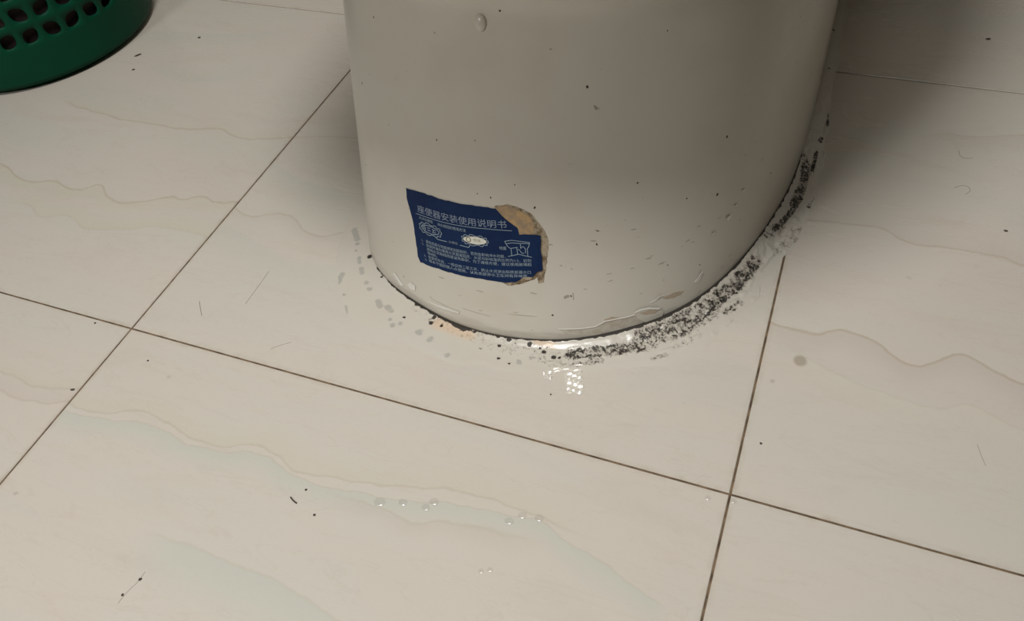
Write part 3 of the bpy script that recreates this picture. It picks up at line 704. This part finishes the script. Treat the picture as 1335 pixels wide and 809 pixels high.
# ---------------------------------------------------------------- small things lying on the floor
def crumb(x, y, r, label, stretch=1.0, rot=0., m=dark_dirt):
    bm = bmesh.new(); bmesh.ops.create_icosphere(bm, subdivisions=1, radius=1)
    for v in bm.verts:
        k = random.uniform(.8, 1.1)
        v.co = Vector((v.co.x*r*k*stretch, v.co.y*r*k/math.sqrt(stretch), (v.co.z+.9)*min(r*.35, .0006)*k))
    o = obj('dirt_crumb', bm, m, loc=(x, y, 0)); o.rotation_euler = (0, 0, rot)
    tag(o, label, 'crumb', 'dirt crumbs on the tiles')
CR = [((-.3348, .4344), .0036, 'dark elongated crumb on the tile right beside the green basket', 1.8, .95),
      ((-.3163, .4005), .0022, 'faint small crumb just in front of the dark crumb by the basket', 1.2, .6),
      ((-.2693, .496), .0026, 'round dark crumb on the tile between basket and toilet', 1, 0),
      ((.2682, -.1034), .0012, 'tiny crumb just behind the short hair on the front tile', 1, 0),
      ((.2869, -.1214), .0014, 'tiny crumb to the right of the short hair on the front tile', 1, 0),
      ((.1801, -.2144), .0015, 'tiny dark crumb at the upper end of the long thin hair, front left', 1, 0),
      ((.1744, -.2293), .0013, 'tiny dark crumb halfway down the long thin hair, front left', 1, 0),
      ((-.0063, -.0812), .0018, 'dark crumb beside the left joint on the corner tile', 1.5, .4),
      ((-.0428, -.0056), .0013, 'small crumb under the joint left of the tile crossing', 1, 0),
      ((.796, .3614), .0016, 'dark crumb on the right tile near the right edge of the photo', 1.3, 0),
      ((.6145, .0527), .0013, 'pinhead crumb just right of the right joint near the crossing', 1, 0),
      ((.7772, .7085), .0026, 'dark crumb on the back right tile behind the far joint', 1.4, .3),
      ((.4331, .048), .0010, 'tiny black crumb just in front of the shiny silicone smear', 1, 0),
      ((.0442, -.0297), .0012, 'tiny crumb just in front of the left tile crossing', 1, 0)]
for (p, r, lb, st, ro) in CR: crumb(p[0], p[1], r, lb, st, ro)
HL = ['short thick dark hair on the front tile below the vein', 'long thin hair between two crumbs at the front left', 'thin straight hair on the middle tile left of the toilet',
      'short hair near the left tile crossing on the middle tile', 'thin straight hair on the right tile near its front joint', 'hooked hair on the right tile in the toilet shadow edge',
      'short slanted hair on the middle tile behind the front joint', 'curled hair loop on the right tile nearer than the hooked hair']
for k, (P, lb) in enumerate(zip(HAIR, HL)):
    cu = bpy.data.curves.new('hair', 'CURVE'); cu.dimensions = '3D'; cu.bevel_depth = (.0006, .0001, .00012, .0002, .00012, .00016, .00012, .00016)[k]; cu.bevel_resolution = 1
    s_ = cu.splines.new('NURBS'); s_.points.add(len(P)-1); s_.use_endpoint_u = True; s_.order_u = 3
    for q, p in zip(s_.points, P): q.co = (p[0], p[1], cu.bevel_depth+.0001, 1)
    to = bpy.data.objects.new('hair', cu); C.objects.link(to); bpy.context.view_layer.update()
    me = bpy.data.meshes.new_from_object(to.evaluated_get(bpy.context.evaluated_depsgraph_get()))
    bpy.data.objects.remove(to); bpy.data.curves.remove(cu)
    me.materials.clear(); me.materials.append(dark_dirt if k == 0 else hair_m)
    o = bpy.data.objects.new('hair', me); C.objects.link(o)
    tag(o, lb, 'hair', 'loose hairs on the tiles')
DR = [((.3335, -.0939), .0040, 'leftmost water droplet of the four along the vein on the front tile'),
      ((.352, -.0883), .0030, 'second water droplet from the left along the vein on the front tile'),
      ((.3721, -.0864), .0028, 'third droplet along the vein, slightly nearer than its neighbours'),
      ((.3765, -.0796), .0032, 'fourth water droplet from the left along the vein on the front tile'),
      ((.4413, -.0764), .0030, 'left droplet of the group of three right of the vein droplets'),
      ((.4495, -.0685), .0028, 'middle droplet of the group of three right of the vein droplets'),
      ((.463, -.0665), .0030, 'right droplet of the group of three right of the vein droplets'),
      ((.4353, -.1215), .0018, 'left tiny droplet of the pair nearest the front on the front tile'),
      ((.4415, -.1181), .0018, 'right tiny droplet of the pair nearest the front on the front tile'),
      ((.5841, -.0086), .0020, 'tiny droplet left of the right tile crossing'),
      ((.6035, -.0053), .0020, 'tiny droplet just under the right tile crossing'),
      ((.0773, -.0403), .0018, 'tiny droplet behind the vein near the left joint on the front tile'),
      ((.0219, -.1869), .0020, 'tiny droplet close to the left edge of the front tile'),
      ((.7137, .2734), .0022, 'tiny droplet on the right tile beyond the sealant bead')]
for (p, r, lb) in DR:
    bm = bmesh.new(); n = 20; rings = []; r *= 1.1; h = r*.26
    for i in range(6):
        t = i/6; rr = r*math.cos(t*math.pi/2); zz = h*math.sin(t*math.pi/2)*(1.0)
        rings.append([bm.verts.new((rr*math.cos(2*math.pi*k/n)*1.15, rr*math.sin(2*math.pi*k/n), zz)) for k in range(n)])
    top = bm.verts.new((0, 0, h))
    for a, b in zip(rings, rings[1:]):
        for k in range(n): bm.faces.new((a[k], a[(k+1) % n], b[(k+1) % n], b[k]))
    for k in range(n): bm.faces.new((rings[-1][k], rings[-1][(k+1) % n], top))
    o = obj('water_droplet', bm, water, smooth=True, loc=(p[0], p[1], .0001))
    tag(o, lb, 'droplet', 'water droplets on the tiles')
